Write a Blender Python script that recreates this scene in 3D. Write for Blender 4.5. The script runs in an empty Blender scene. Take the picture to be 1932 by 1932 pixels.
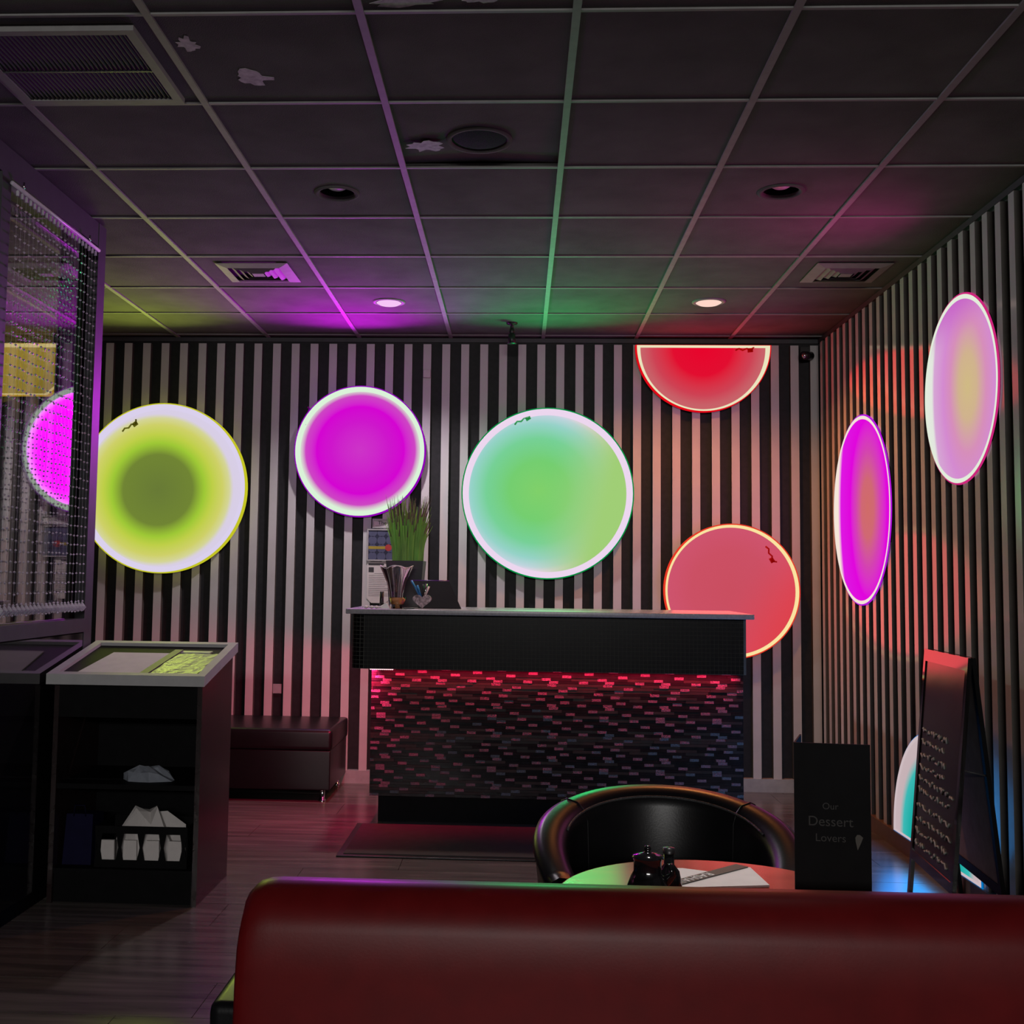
import bpy, bmesh, math, random
from mathutils import Vector, Matrix
random.seed(7)
PI = math.pi
SC = bpy.context.scene
COL = SC.collection

# ------------------------------------------------------------------ camera, exposure, world, large lights
F_PX, PITCH, YAW, ROLL, CX, CY, CAM_Z = 2146.8, .0764960, -.0463975, .0132734, 880.21, 926.34, 1.324
cd = bpy.data.cameras.new('camera')
cd.sensor_fit = 'HORIZONTAL'; cd.sensor_width = 36
cd.lens = F_PX / 1932 * 36
cd.shift_x = (966 - CX) / 1932
cd.shift_y = (CY - 966) / 1932
cd.clip_start = .02
cam = bpy.data.objects.new('camera', cd); COL.objects.link(cam)
_f = Vector((math.sin(YAW) * math.cos(PITCH), math.cos(YAW) * math.cos(PITCH), math.sin(PITCH)))
_r = Vector((math.cos(YAW), -math.sin(YAW), 0)); _u = _r.cross(_f)
_r2 = math.cos(ROLL) * _r + math.sin(ROLL) * _u; _u2 = -math.sin(ROLL) * _r + math.cos(ROLL) * _u
cam.matrix_world = Matrix(((_r2.x, _u2.x, -_f.x, 0), (_r2.y, _u2.y, -_f.y, 0), (_r2.z, _u2.z, -_f.z, CAM_Z), (0, 0, 0, 1)))
SC.camera = cam
vs = SC.view_settings
vs.view_transform = 'Standard'; vs.look = 'None'; vs.gamma = 1; vs.use_curve_mapping = False; vs.exposure = 0
w = bpy.data.worlds.new('world'); SC.world = w; w.use_nodes = True
w.node_tree.nodes['Background'].inputs[0].default_value = (.05, .045, .05, 1)
w.node_tree.nodes['Background'].inputs[1].default_value = .05

def aim(o, d):
    o.rotation_euler = Vector(d).to_track_quat('-Z', 'Y').to_euler()

def area(name, loc, d, color, power, size, size_y=None, shape='RECTANGLE', spread=PI):
    l = bpy.data.lights.new(name, 'AREA'); l.shape = shape; l.size = size
    if size_y: l.size_y = size_y
    l.color = color; l.energy = power; l.spread = spread
    o = bpy.data.objects.new(name, l); COL.objects.link(o); o.location = loc; aim(o, d); return o

# added strip lamp out of view behind the camera, frontal fill light
area('rear_fill_light', (.2, -5.6, 2.62), (0, 1, -.12), (1, .97, .95), 190, 3.6, .35)

# ------------------------------------------------------------------ materials
def nodes(name):
    m = bpy.data.materials.new(name); m.use_nodes = True
    nt = m.node_tree; nt.nodes.clear()
    o = nt.nodes.new('ShaderNodeOutputMaterial'); return m, nt, o

def mat(name, c, rough=.5, metal=0, spec=.5, var=.12, scale=20, bump=0, bscale=200, coat=0, c2=None, stretch=(1, 1, 1)):
    m, nt, o = nodes(name)
    b = nt.nodes.new('ShaderNodeBsdfPrincipled')
    nt.links.new(b.outputs[0], o.inputs[0])
    tc = nt.nodes.new('ShaderNodeTexCoord'); mp = nt.nodes.new('ShaderNodeMapping'); mp.inputs['Scale'].default_value = stretch
    nt.links.new(tc.outputs['Object'], mp.inputs[0])
    n = nt.nodes.new('ShaderNodeTexNoise'); n.inputs['Scale'].default_value = scale; n.inputs['Detail'].default_value = 4
    nt.links.new(mp.outputs[0], n.inputs['Vector'])
    r = nt.nodes.new('ShaderNodeValToRGB')
    lo = [max(0, x * (1 - var)) for x in c]; hi = [x * (1 + var) for x in (c2 or c)]
    r.color_ramp.elements[0].position = .3; r.color_ramp.elements[1].position = .7
    r.color_ramp.elements[0].color = (*lo, 1); r.color_ramp.elements[1].color = (*hi, 1)
    nt.links.new(n.outputs['Fac'], r.inputs[0]); nt.links.new(r.outputs[0], b.inputs['Base Color'])
    b.inputs['Roughness'].default_value = rough; b.inputs['Metallic'].default_value = metal
    b.inputs['Specular IOR Level'].default_value = spec; b.inputs['Coat Weight'].default_value = coat
    if bump:
        n2 = nt.nodes.new('ShaderNodeTexNoise'); n2.inputs['Scale'].default_value = bscale; n2.inputs['Detail'].default_value = 3
        nt.links.new(mp.outputs[0], n2.inputs['Vector'])
        bp = nt.nodes.new('ShaderNodeBump'); bp.inputs['Strength'].default_value = bump; bp.inputs['Distance'].default_value = .01
        nt.links.new(n2.outputs['Fac'], bp.inputs['Height']); nt.links.new(bp.outputs[0], b.inputs['Normal'])
    return m

def lin(c):
    f = lambda v: (v / 255 / 12.92) if v <= 10 else ((v / 255 + .055) / 1.055) ** 2.4
    return tuple(f(v) for v in c)

def glow(name, c, s=1.0):
    m, nt, o = nodes(name)
    e = nt.nodes.new('ShaderNodeEmission'); e.inputs[0].default_value = (*lin(c), 1); e.inputs[1].default_value = s
    nt.links.new(e.outputs[0], o.inputs[0]); return m

def face_glow(name, R, stops, off=(0, 0), squash=(1, 1), second=None):
    """backlit acrylic: light level set by distance from the tubes; stops = [(radius fraction, sRGB)]"""
    m, nt, o = nodes(name)
    tc = nt.nodes.new('ShaderNodeTexCoord')
    mp = nt.nodes.new('ShaderNodeMapping'); mp.vector_type = 'POINT'
    mp.inputs['Scale'].default_value = (squash[0] / R, 0, squash[1] / R)
    mp.inputs['Location'].default_value = (-off[0] * squash[0], 0, -off[1] * squash[1])
    nt.links.new(tc.outputs['Object'], mp.inputs[0])
    ln = nt.nodes.new('ShaderNodeVectorMath'); ln.operation = 'LENGTH'
    nt.links.new(mp.outputs[0], ln.inputs[0])
    rp = nt.nodes.new('ShaderNodeValToRGB'); cr = rp.color_ramp; cr.interpolation = 'B_SPLINE' if False else 'LINEAR'
    while len(cr.elements) < len(stops): cr.elements.new(.5)
    for el, (p, c) in zip(cr.elements, stops):
        el.position = p / 1.6; el.color = (*lin(c), 1)
    dv = nt.nodes.new('ShaderNodeMath'); dv.operation = 'DIVIDE'; dv.inputs[1].default_value = 1.6
    nt.links.new(ln.outputs['Value'], dv.inputs[0]); nt.links.new(dv.outputs[0], rp.inputs[0])
    out = rp.outputs[0]
    if second:      # (sRGB, direction (x, z), start, end): hue drift across the panel
        c2, d, a, b2 = second
        m2 = nt.nodes.new('ShaderNodeMapping'); m2.inputs['Scale'].default_value = (1 / R, 1 / R, 1 / R)
        nt.links.new(tc.outputs['Object'], m2.inputs[0])
        dt = nt.nodes.new('ShaderNodeVectorMath'); dt.operation = 'DOT_PRODUCT'; dt.inputs[1].default_value = (d[0], 0, d[1])
        nt.links.new(m2.outputs[0], dt.inputs[0])
        mr = nt.nodes.new('ShaderNodeMapRange'); mr.inputs[1].default_value = a; mr.inputs[2].default_value = b2; mr.interpolation_type = 'SMOOTHSTEP'
        nt.links.new(dt.outputs['Value'], mr.inputs[0])
        mx = nt.nodes.new('ShaderNodeMix'); mx.data_type = 'RGBA'
        nt.links.new(mr.outputs[0], mx.inputs['Factor']); nt.links.new(out, mx.inputs[6]); mx.inputs[7].default_value = (*lin(c2), 1)
        out = mx.outputs[2]
    e = nt.nodes.new('ShaderNodeEmission'); nt.links.new(out, e.inputs[0]); nt.links.new(e.outputs[0], o.inputs[0])
    return m

def glass_mat(name, tint=(1, 1, 1), refl=.5, rough=.0):
    m, nt, o = nodes(name)
    t = nt.nodes.new('ShaderNodeBsdfTransparent'); t.inputs[0].default_value = (*tint, 1)
    g = nt.nodes.new('ShaderNodeBsdfGlossy'); g.inputs['Roughness'].default_value = rough
    mx = nt.nodes.new('ShaderNodeMixShader')
    if refl is None:
        fr = nt.nodes.new('ShaderNodeFresnel'); fr.inputs[0].default_value = 1.6
        nt.links.new(fr.outputs[0], mx.inputs[0])
    else: mx.inputs[0].default_value = refl
    nt.links.new(t.outputs[0], mx.inputs[1]); nt.links.new(g.outputs[0], mx.inputs[2]); nt.links.new(mx.outputs[0], o.inputs[0])
    return m

M = {}
M['tile'] = mat('ceiling_tile_grey', (.13, .125, .122), .9, var=.12, scale=6, bump=.25, bscale=260, spec=0)
M['grid'] = mat('ceiling_grid_paint', (.27, .265, .26), .6, var=.08, spec=.05)
M['slab'] = mat('dark_plaster', (.03, .03, .03), .9)
M['board'] = mat('black_wall_board', (.017, .016, .018), .55, var=.2, scale=30, spec=.25)
M['slatface'] = mat('pale_slat_face', (.56, .54, .535), .1, var=.06, scale=5, spec=.28)
M['slatback'] = mat('pale_slat_face_back', (.56, .54, .535), .38, var=.06, scale=5, spec=.25)
M['slatside'] = mat('slat_side', (.105, .095, .085), .4, var=.1, spec=.4)
M['skirt'] = mat('grey_skirting', (.36, .35, .35), .4)
M['skirt_r'] = mat('brown_skirting', (.17, .11, .08), .4)
M['plank'] = mat('grey_oak_plank', (.085, .075, .07), .24, var=.3, scale=3, c2=(.115, .10, .092), spec=.6, stretch=(.6, 7, 1), bump=.012, bscale=30)
M['joint'] = mat('floor_joint', (.03, .028, .026), .7)
M['darkmetal'] = mat('dark_frame_metal', (.05, .05, .055), .5, spec=.35)
M['blackgloss'] = mat('black_gloss_laminate', (.006, .006, .007), .06, spec=.6, var=.1)
M['black'] = mat('matt_black_laminate', (.004, .004, .0045), .6, var=.2, spec=.08)
M['whiteframe'] = mat('grey_white_edging', (.42, .42, .42), .5, var=.05, spec=.2)
M['stone'] = mat('grey_counter_top', (.30, .30, .31), .25, var=.15, scale=90)
M['mosaic'] = mat('black_mosaic', (.004, .004, .0045), .3, spec=.12, var=.4, scale=60)
M['grout'] = mat('dark_grout', (.10, .10, .09), .8, spec=.1)
M['strip_a'] = mat('black_strip_tile', (.010, .009, .010), .2, spec=.2, var=.3)
M['strip_b'] = mat('brown_strip_tile', (.022, .014, .014), .35, spec=.2, var=.3)
M['strip_c'] = mat('silver_strip_tile', (.13, .125, .13), .5, metal=.3, var=.35, scale=160, bump=.8, bscale=260)
M['vinyl_black'] = mat('black_vinyl', (.006, .006, .007), .34, spec=.32, bump=.03, bscale=180)
M['vinyl_red'] = mat('red_vinyl', (.12, .005, .006), .40, spec=.2, bump=.015, bscale=220, var=.1)
M['redwood'] = mat('red_table_top', (.24, .036, .022), .16, spec=.45, coat=0, var=.2, scale=8, stretch=(1, 6, 1))
M['mat'] = mat('charcoal_doormat', (.045, .043, .040), .95, bump=.6, bscale=500)
M['chrome'] = mat('chrome', (.6, .6, .6), .12, metal=1, var=.03)
M['plastic'] = mat('black_plastic', (.012, .012, .013), .35)
M['ceramic'] = mat('black_ceramic', (.006, .006, .007), .1, spec=.6)
M['paper'] = mat('white_paper', (.62, .60, .58), .7, var=.05)
M['napkin'] = mat('white_napkin', (.62, .58, .56), .8, var=.05, bump=.1)
M['ink'] = mat('dark_ink', (.04, .04, .045), .7)
M['ink_grey'] = mat('grey_ink', (.28, .28, .28), .7)
M['gold'] = mat('dull_gold_print', (.009, .008, .006), .6)
M['cream'] = mat('cream_print', (.06, .055, .045), .6)
M['poster'] = mat('navy_poster', (.012, .016, .045), .6)
M['dot'] = mat('slate_blue_print', (.07, .08, .15), .6)
M['mustard'] = mat('mustard_print', (.36, .28, .03), .6)
M['redprint'] = mat('red_print', (.42, .04, .04), .6)
M['grass'] = mat('leaf_green', (.20, .50, .07), .5, var=.45, scale=12, stretch=(1, 1, .3))
M['grasstip'] = mat('grass_tip_brown', (.11, .10, .07), .6, var=.4)
M['pot'] = mat('black_pot', (.014, .010, .018), .3)
M['orange'] = mat('orange_wax', (.55, .24, .09), .5, var=.08)
M['glass'] = glass_mat('clear_glass', (.93, .93, .93), None)
M['pane'] = glass_mat('smoked_window', (.95, .95, .95), .30)
M['crystal'] = mat('crystal_bead', (.62, .62, .66), .12, spec=1)
M['bluepen'] = mat('blue_plastic', (.03, .17, .42), .3)
M['bluebag'] = mat('navy_bag', (.006, .005, .026), .7, spec=.1)
M['cloth'] = mat('grey_cloth', (.22, .24, .28), .8, bump=.3, bscale=40)
M['chalkboard'] = mat('chalkboard', (.016, .014, .014), .2, spec=.6, var=.4, scale=9, bump=.08, bscale=6)
M['chalk'] = mat('chalk', (.34, .38, .34), .9)
M['hardboard'] = mat('brown_hardboard', (.34, .28, .23), .8, spec=.1)
M['lens'] = mat('frosted_lens', (.6, .6, .6), .3)
M['patch'] = mat('bare_plaster_patch', (.36, .34, .35), .8, var=.3, scale=40)
M['redled'] = glow('red_led', (255, 40, 60), 2.2)
M['ledwhite'] = glow('hot_led', (255, 200, 205), 1.6)

# ------------------------------------------------------------------ mesh helpers
class MB:
    def __init__(s): s.v = []; s.f = []; s.mi = []; s.sm = []
    def add(s, vs, fs, mi=0, smooth=False):
        n = len(s.v); s.v += [tuple(v) for v in vs]
        for f in fs: s.f.append(tuple(i + n for i in f)); s.mi.append(mi); s.sm.append(smooth)
        return s
    def box(s, a, b, mi=0, bev=0):
        (x0, y0, z0), (x1, y1, z1) = a, b
        if bev:
            bm = bmesh.new(); bmesh.ops.create_cube(bm, size=1)
            for v in bm.verts: v.co = Vector(((x0 + x1) / 2 + v.co.x * (x1 - x0), (y0 + y1) / 2 + v.co.y * (y1 - y0), (z0 + z1) / 2 + v.co.z * (z1 - z0)))
            bmesh.ops.bevel(bm, geom=bm.edges[:], offset=bev, segments=3, affect='EDGES', profile=.6)
            bm.verts.index_update()
            s.add([v.co for v in bm.verts], [[v.index for v in f.verts] for f in bm.faces], mi, True); bm.free(); return s
        v = [(x0, y0, z0), (x1, y0, z0), (x1, y1, z0), (x0, y1, z0), (x0, y0, z1), (x1, y0, z1), (x1, y1, z1), (x0, y1, z1)]
        return s.add(v, [(0, 3, 2, 1), (4, 5, 6, 7), (0, 1, 5, 4), (1, 2, 6, 5), (2, 3, 7, 6), (3, 0, 4, 7)], mi)
    def hexa(s, v, mi=0):
        return s.add(v, [(0, 3, 2, 1), (4, 5, 6, 7), (0, 1, 5, 4), (1, 2, 6, 5), (2, 3, 7, 6), (3, 0, 4, 7)], mi)
    def lathe(s, prof, c=(0, 0, 0), n=32, mi=0, axis='z', cap=True, a0=0, a1=2 * PI, rad=None):
        full = abs(a1 - a0 - 2 * PI) < 1e-6; k = n if full else n + 1
        vs = []
        for r, h in prof:
            for i in range(k):
                a = a0 + (a1 - a0) * i / n
                rr = r * (rad(a, h) if rad else 1)
                p = (rr * math.cos(a), rr * math.sin(a), h)
                if axis == 'y': p = (p[0], p[2], p[1])
                vs.append((p[0] + c[0], p[1] + c[1], p[2] + c[2]))
        fs = []
        for j in range(len(prof) - 1):
            for i in range(n):
                i2 = (i + 1) % k
                q = (j * k + i, j * k + i2, (j + 1) * k + i2, (j + 1) * k + i)
                fs.append(q if axis != 'y' else q[::-1])
        s.add(vs, fs, mi, True)
        if cap and full:
            for j, fl in ((0, True), (len(prof) - 1, False)):
                if prof[j][0] > 1e-6:
                    idx = [j * k + i for i in range(n)]
                    if fl != (axis == 'y'): idx = idx[::-1]
                    s.add([vs[i] for i in idx], [tuple(range(n))], mi)
        return s
    def tube(s, pts, r, n=8, mi=0, closed=False):
        pts = [Vector(p) for p in pts]; vs = []; m = len(pts)
        for i, p in enumerate(pts):
            if closed: t = pts[(i + 1) % m] - pts[i - 1]
            else: t = pts[min(i + 1, m - 1)] - pts[max(i - 1, 0)]
            t.normalize()
            up = Vector((0, 0, 1)) if abs(t.z) < .95 else Vector((0, 1, 0))
            a = t.cross(up).normalized(); b = t.cross(a)
            rr = r[i] if isinstance(r, (list, tuple)) else r
            for k in range(n):
                an = 2 * PI * k / n; vs.append(p + rr * (math.cos(an) * a + math.sin(an) * b))
        fs = []
        for i in range(m if closed else m - 1):
            j = (i + 1) % m
            for k in range(n): fs.append((i * n + k, i * n + (k + 1) % n, j * n + (k + 1) % n, j * n + k))
        if not closed: fs += [tuple(range(n))[::-1], tuple((m - 1) * n + k for k in range(n))]
        return s.add(vs, fs, mi, True)
    def prism(s, poly, d, mi=0, T=None):
        """poly in local (x,z), extruded from y=0 to y=d; T maps to space"""
        n = len(poly); T = T or Matrix()
        vs = [T @ Vector((x, 0, z)) for x, z in poly] + [T @ Vector((x, d, z)) for x, z in poly]
        fs = [tuple(range(n)), tuple(range(2 * n - 1, n - 1, -1))] + [(i, i + n, (i + 1) % n + n, (i + 1) % n) for i in range(n)]
        return s.add(vs, fs, mi)
    def ball(s, c, r, mi=0, n=10, sz=1):
        prof = [(max(1e-5, r * math.sin(PI * j / n)), -r * sz * math.cos(PI * j / n)) for j in range(n + 1)]
        return s.lathe(prof, c, n=n + 2, mi=mi, cap=False)
    def mesh(s, name, mats):
        me = bpy.data.meshes.new(name); me.from_pydata(s.v, [], s.f)
        for m in (mats if isinstance(mats, (list, tuple)) else [mats]): me.materials.append(m)
        me.polygons.foreach_set('material_index', s.mi); me.polygons.foreach_set('use_smooth', s.sm); me.update(); return me
    def build(s, name, mats, parent=None, loc=None):
        o = bpy.data.objects.new(name, s.mesh(name, mats)); COL.objects.link(o)
        if parent: o.parent = parent
        if loc: o.location = loc
        return o

def tag(o, label, cat, group=None, kind=None):
    o['label'] = label; o['category'] = cat
    if group: o['group'] = group
    if kind: o['kind'] = kind
    return o
def thing(name, label, cat, loc=(0, 0, 0), rz=0, group=None):
    o = bpy.data.objects.new(name, None); COL.objects.link(o); o.location = loc; o.rotation_euler = (0, 0, rz); o.empty_display_size = .1
    return tag(o, label, cat, group)
def struct(o): o['kind'] = 'structure'; return o
def stuff(o): o['kind'] = 'stuff'; return o
def inst(name, me, parent, loc=(0, 0, 0), rot=None, scale=None):
    o = bpy.data.objects.new(name, me); COL.objects.link(o); o.parent = parent; o.location = loc
    if rot: o.rotation_euler = rot
    if scale: o.scale = scale
    return o
def dup(root, loc, label, rz=None):
    r = root.copy(); COL.objects.link(r); r.location = loc; r['label'] = label
    if rz is not None: r.rotation_euler = (0, 0, rz)
    for ch in list(root.children):
        c = ch.copy(); COL.objects.link(c); c.parent = r
        for g in list(ch.children):
            d = g.copy(); COL.objects.link(d); d.parent = c
    return r
def text_mesh(s, size, name, m, parent, T, extrude=.0006, align='CENTER'):
    cu = bpy.data.curves.new('t', 'FONT'); cu.body = s; cu.size = size; cu.extrude = extrude; cu.align_x = align; cu.align_y = 'CENTER'
    to = bpy.data.objects.new('t', cu); COL.objects.link(to)
    bpy.context.view_layer.update()
    me = bpy.data.meshes.new_from_object(to.evaluated_get(bpy.context.evaluated_depsgraph_get()))
    bpy.data.objects.remove(to); bpy.data.curves.remove(cu)
    me.transform(T); me.materials.clear(); me.materials.append(m); me.name = name
    o = bpy.data.objects.new(name, me); COL.objects.link(o); o.parent = parent; return o

# ------------------------------------------------------------------ room shell
CEIL = 2.91; WY = 7.44; FACE = 7.40; RX = 1.957; RFACE = 1.917; LX = -3.62; BY = -6.6
floor = struct(MB().box((LX, BY, -.12), (RX + .1, WY + .1, -.012)).build('floor', M['joint']))
rows = [4.367 + .2965 * i for i in range(-20, 11)]
rng = random.Random(3)
for j, y0 in enumerate(rows):
    y1 = y0 + .2965
    if y0 > WY: break
    y1 = min(y1, WY)
    if y0 < 1.2:
        if j == 0: MB().box((LX, BY, -.012), (RX, rows[12], 0)).build('floor_slab', M['plank'], floor)
        if j < 12: continue
    x = LX - rng.random() * 1.2
    while x < RX:
        x1 = min(x + 1.22, RX); a = max(x, LX)
        if x1 - a > .02: MB().box((a + .0012, y0 + .0015, -.012), (x1 - .0012, y1 - .0015, 0)).build('floor_plank', M['plank'], floor)
        x += 1.22
ceiling = struct(MB().box((LX, BY, 3.08), (RX + .1, WY + .1, 3.2)).build('ceiling', M['slab']))
GX = [-1.072 + .61 * i for i in range(-5, 6)]; GX = [g for g in GX if LX < g < RX]
GY = [3.0815 + .61 * j for j in range(-4, 8)]
def hole_tile(x0, x1, y0, y1, hx, hy, r, z0, z1, n=48):
    mb = MB(); o_, i_ = [], []
    for k in range(n):
        a = 2 * PI * k / n + PI / 4; c, s_ = math.cos(a), math.sin(a)
        tx = ((x1 - hx) / c if c > 0 else (x0 - hx) / c) if abs(c) > 1e-9 else 1e9
        ty = ((y1 - hy) / s_ if s_ > 0 else (y0 - hy) / s_) if abs(s_) > 1e-9 else 1e9
        t = min(tx, ty); o_.append((hx + t * c, hy + t * s_)); i_.append((hx + r * c, hy + r * s_))
    # snap nearest outer points to the corners
    for cx_, cy_ in ((x0, y0), (x0, y1), (x1, y0), (x1, y1)):
        k = min(range(n), key=lambda q: (o_[q][0] - cx_) ** 2 + (o_[q][1] - cy_) ** 2); o_[k] = (cx_, cy_)
    vs = [(x, y, z0) for x, y in o_] + [(x, y, z0) for x, y in i_] + [(x, y, z1) for x, y in i_] + [(x, y, z1) for x, y in o_]
    fs = []
    for k in range(n):
        q = (k + 1) % n
        fs += [(k, k + n, q + n, q), (k + n, k + 2 * n, q + 2 * n, q + n), (k + 2 * n, k + 3 * n, q + 3 * n, q + 2 * n), (k + 3 * n, k, q, q + 3 * n)]
    return mb.add(vs, fs)
HOLES = {'a': (-.77, 4.60, .075), 'b': (1.057, 4.595, .075), 'c': (-.765, 6.47, .07), 'd': (1.07, 6.45, .07), 's': (-.158, 4.05, .105)}
xs = [LX] + GX + [RX]; ys = [BY] + GY + [WY]
for i in range(len(xs) - 1):
    for j in range(len(ys) - 1):
        x0, x1, y0, y1 = xs[i] + .002, xs[i + 1] - .002, ys[j] + .002, ys[j + 1] - .002
        if y1 - y0 < .03 or x1 - x0 < .03: continue
        h = [q for q in HOLES.items() if x0 < q[1][0] < x1 and y0 < q[1][1] < y1]
        if h:
            mb = hole_tile(x0, x1, y0, y1, *h[0][1], CEIL + .006, CEIL + .02)
            if h[0][0] == 's':      # this tile sits crooked in its grid
                mb.v = [(x, y, z + .022 * (y - y0) / (y1 - y0) * (1 - .4 * abs(2 * (x - x0) / (x1 - x0) - 1))) for x, y, z in mb.v]
            mb.build('ceiling_tile', M['tile'], ceiling)
        else: MB().box((x0, y0, CEIL + .006), (x1, y1, CEIL + .02)).build('ceiling_tile', M['tile'], ceiling)
for g in GX: MB().box((g - .012, BY, CEIL - .002), (g + .012, WY, CEIL + .0055)).build('grid_bar', M['grid'], ceiling)
for g in GY:
    if g < WY - .02: MB().box((LX, g - .006, CEIL - .0005), (RX, g + .006, CEIL + .0053)).build('grid_bar', M['grid'], ceiling)
# bare patches where the dark paint has flaked off the tiles
def flake(cx_, cy_, rx, ry, seed):
    r = random.Random(seed); n = 22; pts = []
    for k in range(n):
        a = 2 * PI * k / n; q = .55 + .6 * r.random(); pts.append((cx_ + rx * q * math.cos(a), cy_ + ry * q * math.sin(a)))
    z = CEIL + .0045
    MB().add([(x, y, z) for x, y in pts] + [(x, y, z + .0014) for x, y in pts], [tuple(range(n))[::-1]] + [(i, (i + 1) % n, (i + 1) % n + n, i + n) for i in range(n)]).build('paint_flake', M['patch'], ceiling)
flake(-1.01, 3.27, .035, .05, 1); flake(-.865, 3.50, .06, .06, 2); flake(-.353, 4.09, .075, .055, 3); flake(-.33, 3.03, .12, .03, 4); flake(-.12, 3.02, .05, .02, 5)

wall_back = struct(MB().box((LX - .1, WY, 0), (RX + .1, WY + .1, 3.08)).build('wall_back', M['board']))
def slat_mesh(wd, dp, z0, z1, fm='slatface'):
    mb = MB(); mb.box((-wd / 2, -dp, z0), (wd / 2, 0, z1), 1); mb.mi[2] = 0; return mb.mesh('slat', [M[fm], M['slatside']])
SM = slat_mesh(.052, WY - FACE, .082, 2.862, 'slatback')
sx = [-2.743 + .1252 * k for k in range(-6, 29)] + [.7626 + .1271 * j for j in range(1, 10)]
for x in sx: inst('slat', SM, wall_back, (x, WY, 0))
wall_right = struct(MB().box((RX, BY, 0), (RX + .1, WY, 3.08)).build('wall_right', M['board']))
SR = slat_mesh(.052, RX - RFACE, .082, 2.862)
y = 7.272
while y > .3:
    inst('slat', SR, wall_right, (RX, y, 0), (0, 0, -PI / 2)); y -= .1279
struct(MB().box((LX, 7.392, 0), (RFACE - .012, WY, .082)).build('baseboard_back', M['skirt']))
struct(MB().box((1.905, BY, 0), (RX, 7.39, .082)).build('baseboard_right', M['skirt_r']))
struct(MB().box((LX, 7.425, CEIL - .03), (RX, WY, CEIL - .002)).build('trim_1', M['darkmetal']))
struct(MB().box((RX - .02, BY, CEIL - .03), (RX, 7.424, CEIL - .002)).build('trim_2', M['darkmetal']))
struct(MB().box((LX - .1, BY, 0), (LX, WY, 3.08)).build('wall_outer', M['board']))
struct(MB().box((LX, BY - .1, 0), (RX, BY, 3.08)).build('wall_front', M['board']))

# ------------------------------------------------------------------ glazed partition on the left
PX = -1.915
wall_left = struct(MB().box((-2.03, 0, 0), (PX - .004, 4.97, 1.066)).build('wall_left', M['black']))
MB().box((PX - .003, .5, .06), (PX, 4.965, 1.06)).build('gloss_panel', M['blackgloss'], wall_left)
MB().box((-2.03, 0, 1.067), (PX + .012, 4.97, 1.125)).build('sill', M['darkmetal'], wall_left)
MB().box((-2.03, 0, 2.80), (PX, 4.97, CEIL - .003)).build('top_rail', M['darkmetal'], wall_left)
for y0, y1 in ((4.972, 5.06), (4.01, 4.085), (2.6, 2.675)):
    MB().box((-2.03, y0, .0 if y0 > 4.9 else 1.126), (PX + .002, y1, CEIL - .003 if y0 > 4.9 else 2.799)).build('post', M['darkmetal'], wall_left)
MB().box((-1.975, 4.695, 1.126), (-1.958, 4.971, 2.799)).build('stile', M['black'], wall_left)
MB().box((-1.951, 4.087, 1.126), (-1.945, 4.83, 2.799)).build('window_pane', M['pane'], wall_left)
MB().box((-1.951, 2.677, 1.126), (-1.945, 4.008, 2.799)).build('window_pane', M['pane'], wall_left)

rod = thing('curtain_rod', 'slim pale metal rod under the top rail of the left partition, carrying the bead curtain', 'rod', (-1.895, 4.5, 2.768))
MB().tube([(0, -.45, 0), (0, .43, 0)], .008, 10).build('bar', mat('pale_rod', (.62, .56, .66), .35), rod)
for dy in (-.35, .32):
    MB().tube([(0, dy, .008), (0, dy, .036)], .004).build('bracket', M['chrome'], rod)
bd = MB(); r = random.Random(11)
def octa(c, s, sz=1.3):
    x, y, z = c
    w_ = s * (1.9 if sz < 1 else 1)
    bd.add([(x + s, y, z), (x, y + w_, z), (x - s, y, z), (x, y - w_, z), (x, y, z + s * sz), (x, y, z - s * sz)], [(0, 1, 4), (1, 2, 4), (2, 3, 4), (3, 0, 4), (1, 0, 5), (2, 1, 5), (3, 2, 5), (0, 3, 5)])
for k in range(22):
    y = 4.10 + .79 * k / 21
    bd.tube([(-1.895, y, 2.757), (-1.895, y, 1.16)], .0004, 3)
    for q in range(39):
        z = 2.70 - .0405 * q + r.uniform(-.003, .003)
        octa((-1.895 + r.uniform(-.002, .002), y + r.uniform(-.003, .003), z), .0062, .8)
    octa((-1.895, y, 1.182), .016); octa((-1.895, y + .018, 1.176), .013)
    bd.lathe([(.006, -.018), (.0065, 0), (.003, .004)], (-1.895, y, 2.752), 8, cap=False)
tag(bd.build('bead_curtain', M['crystal']), 'curtain of clear crystal bead strings hanging in front of the left glass partition', 'curtain', kind='stuff')

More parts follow.
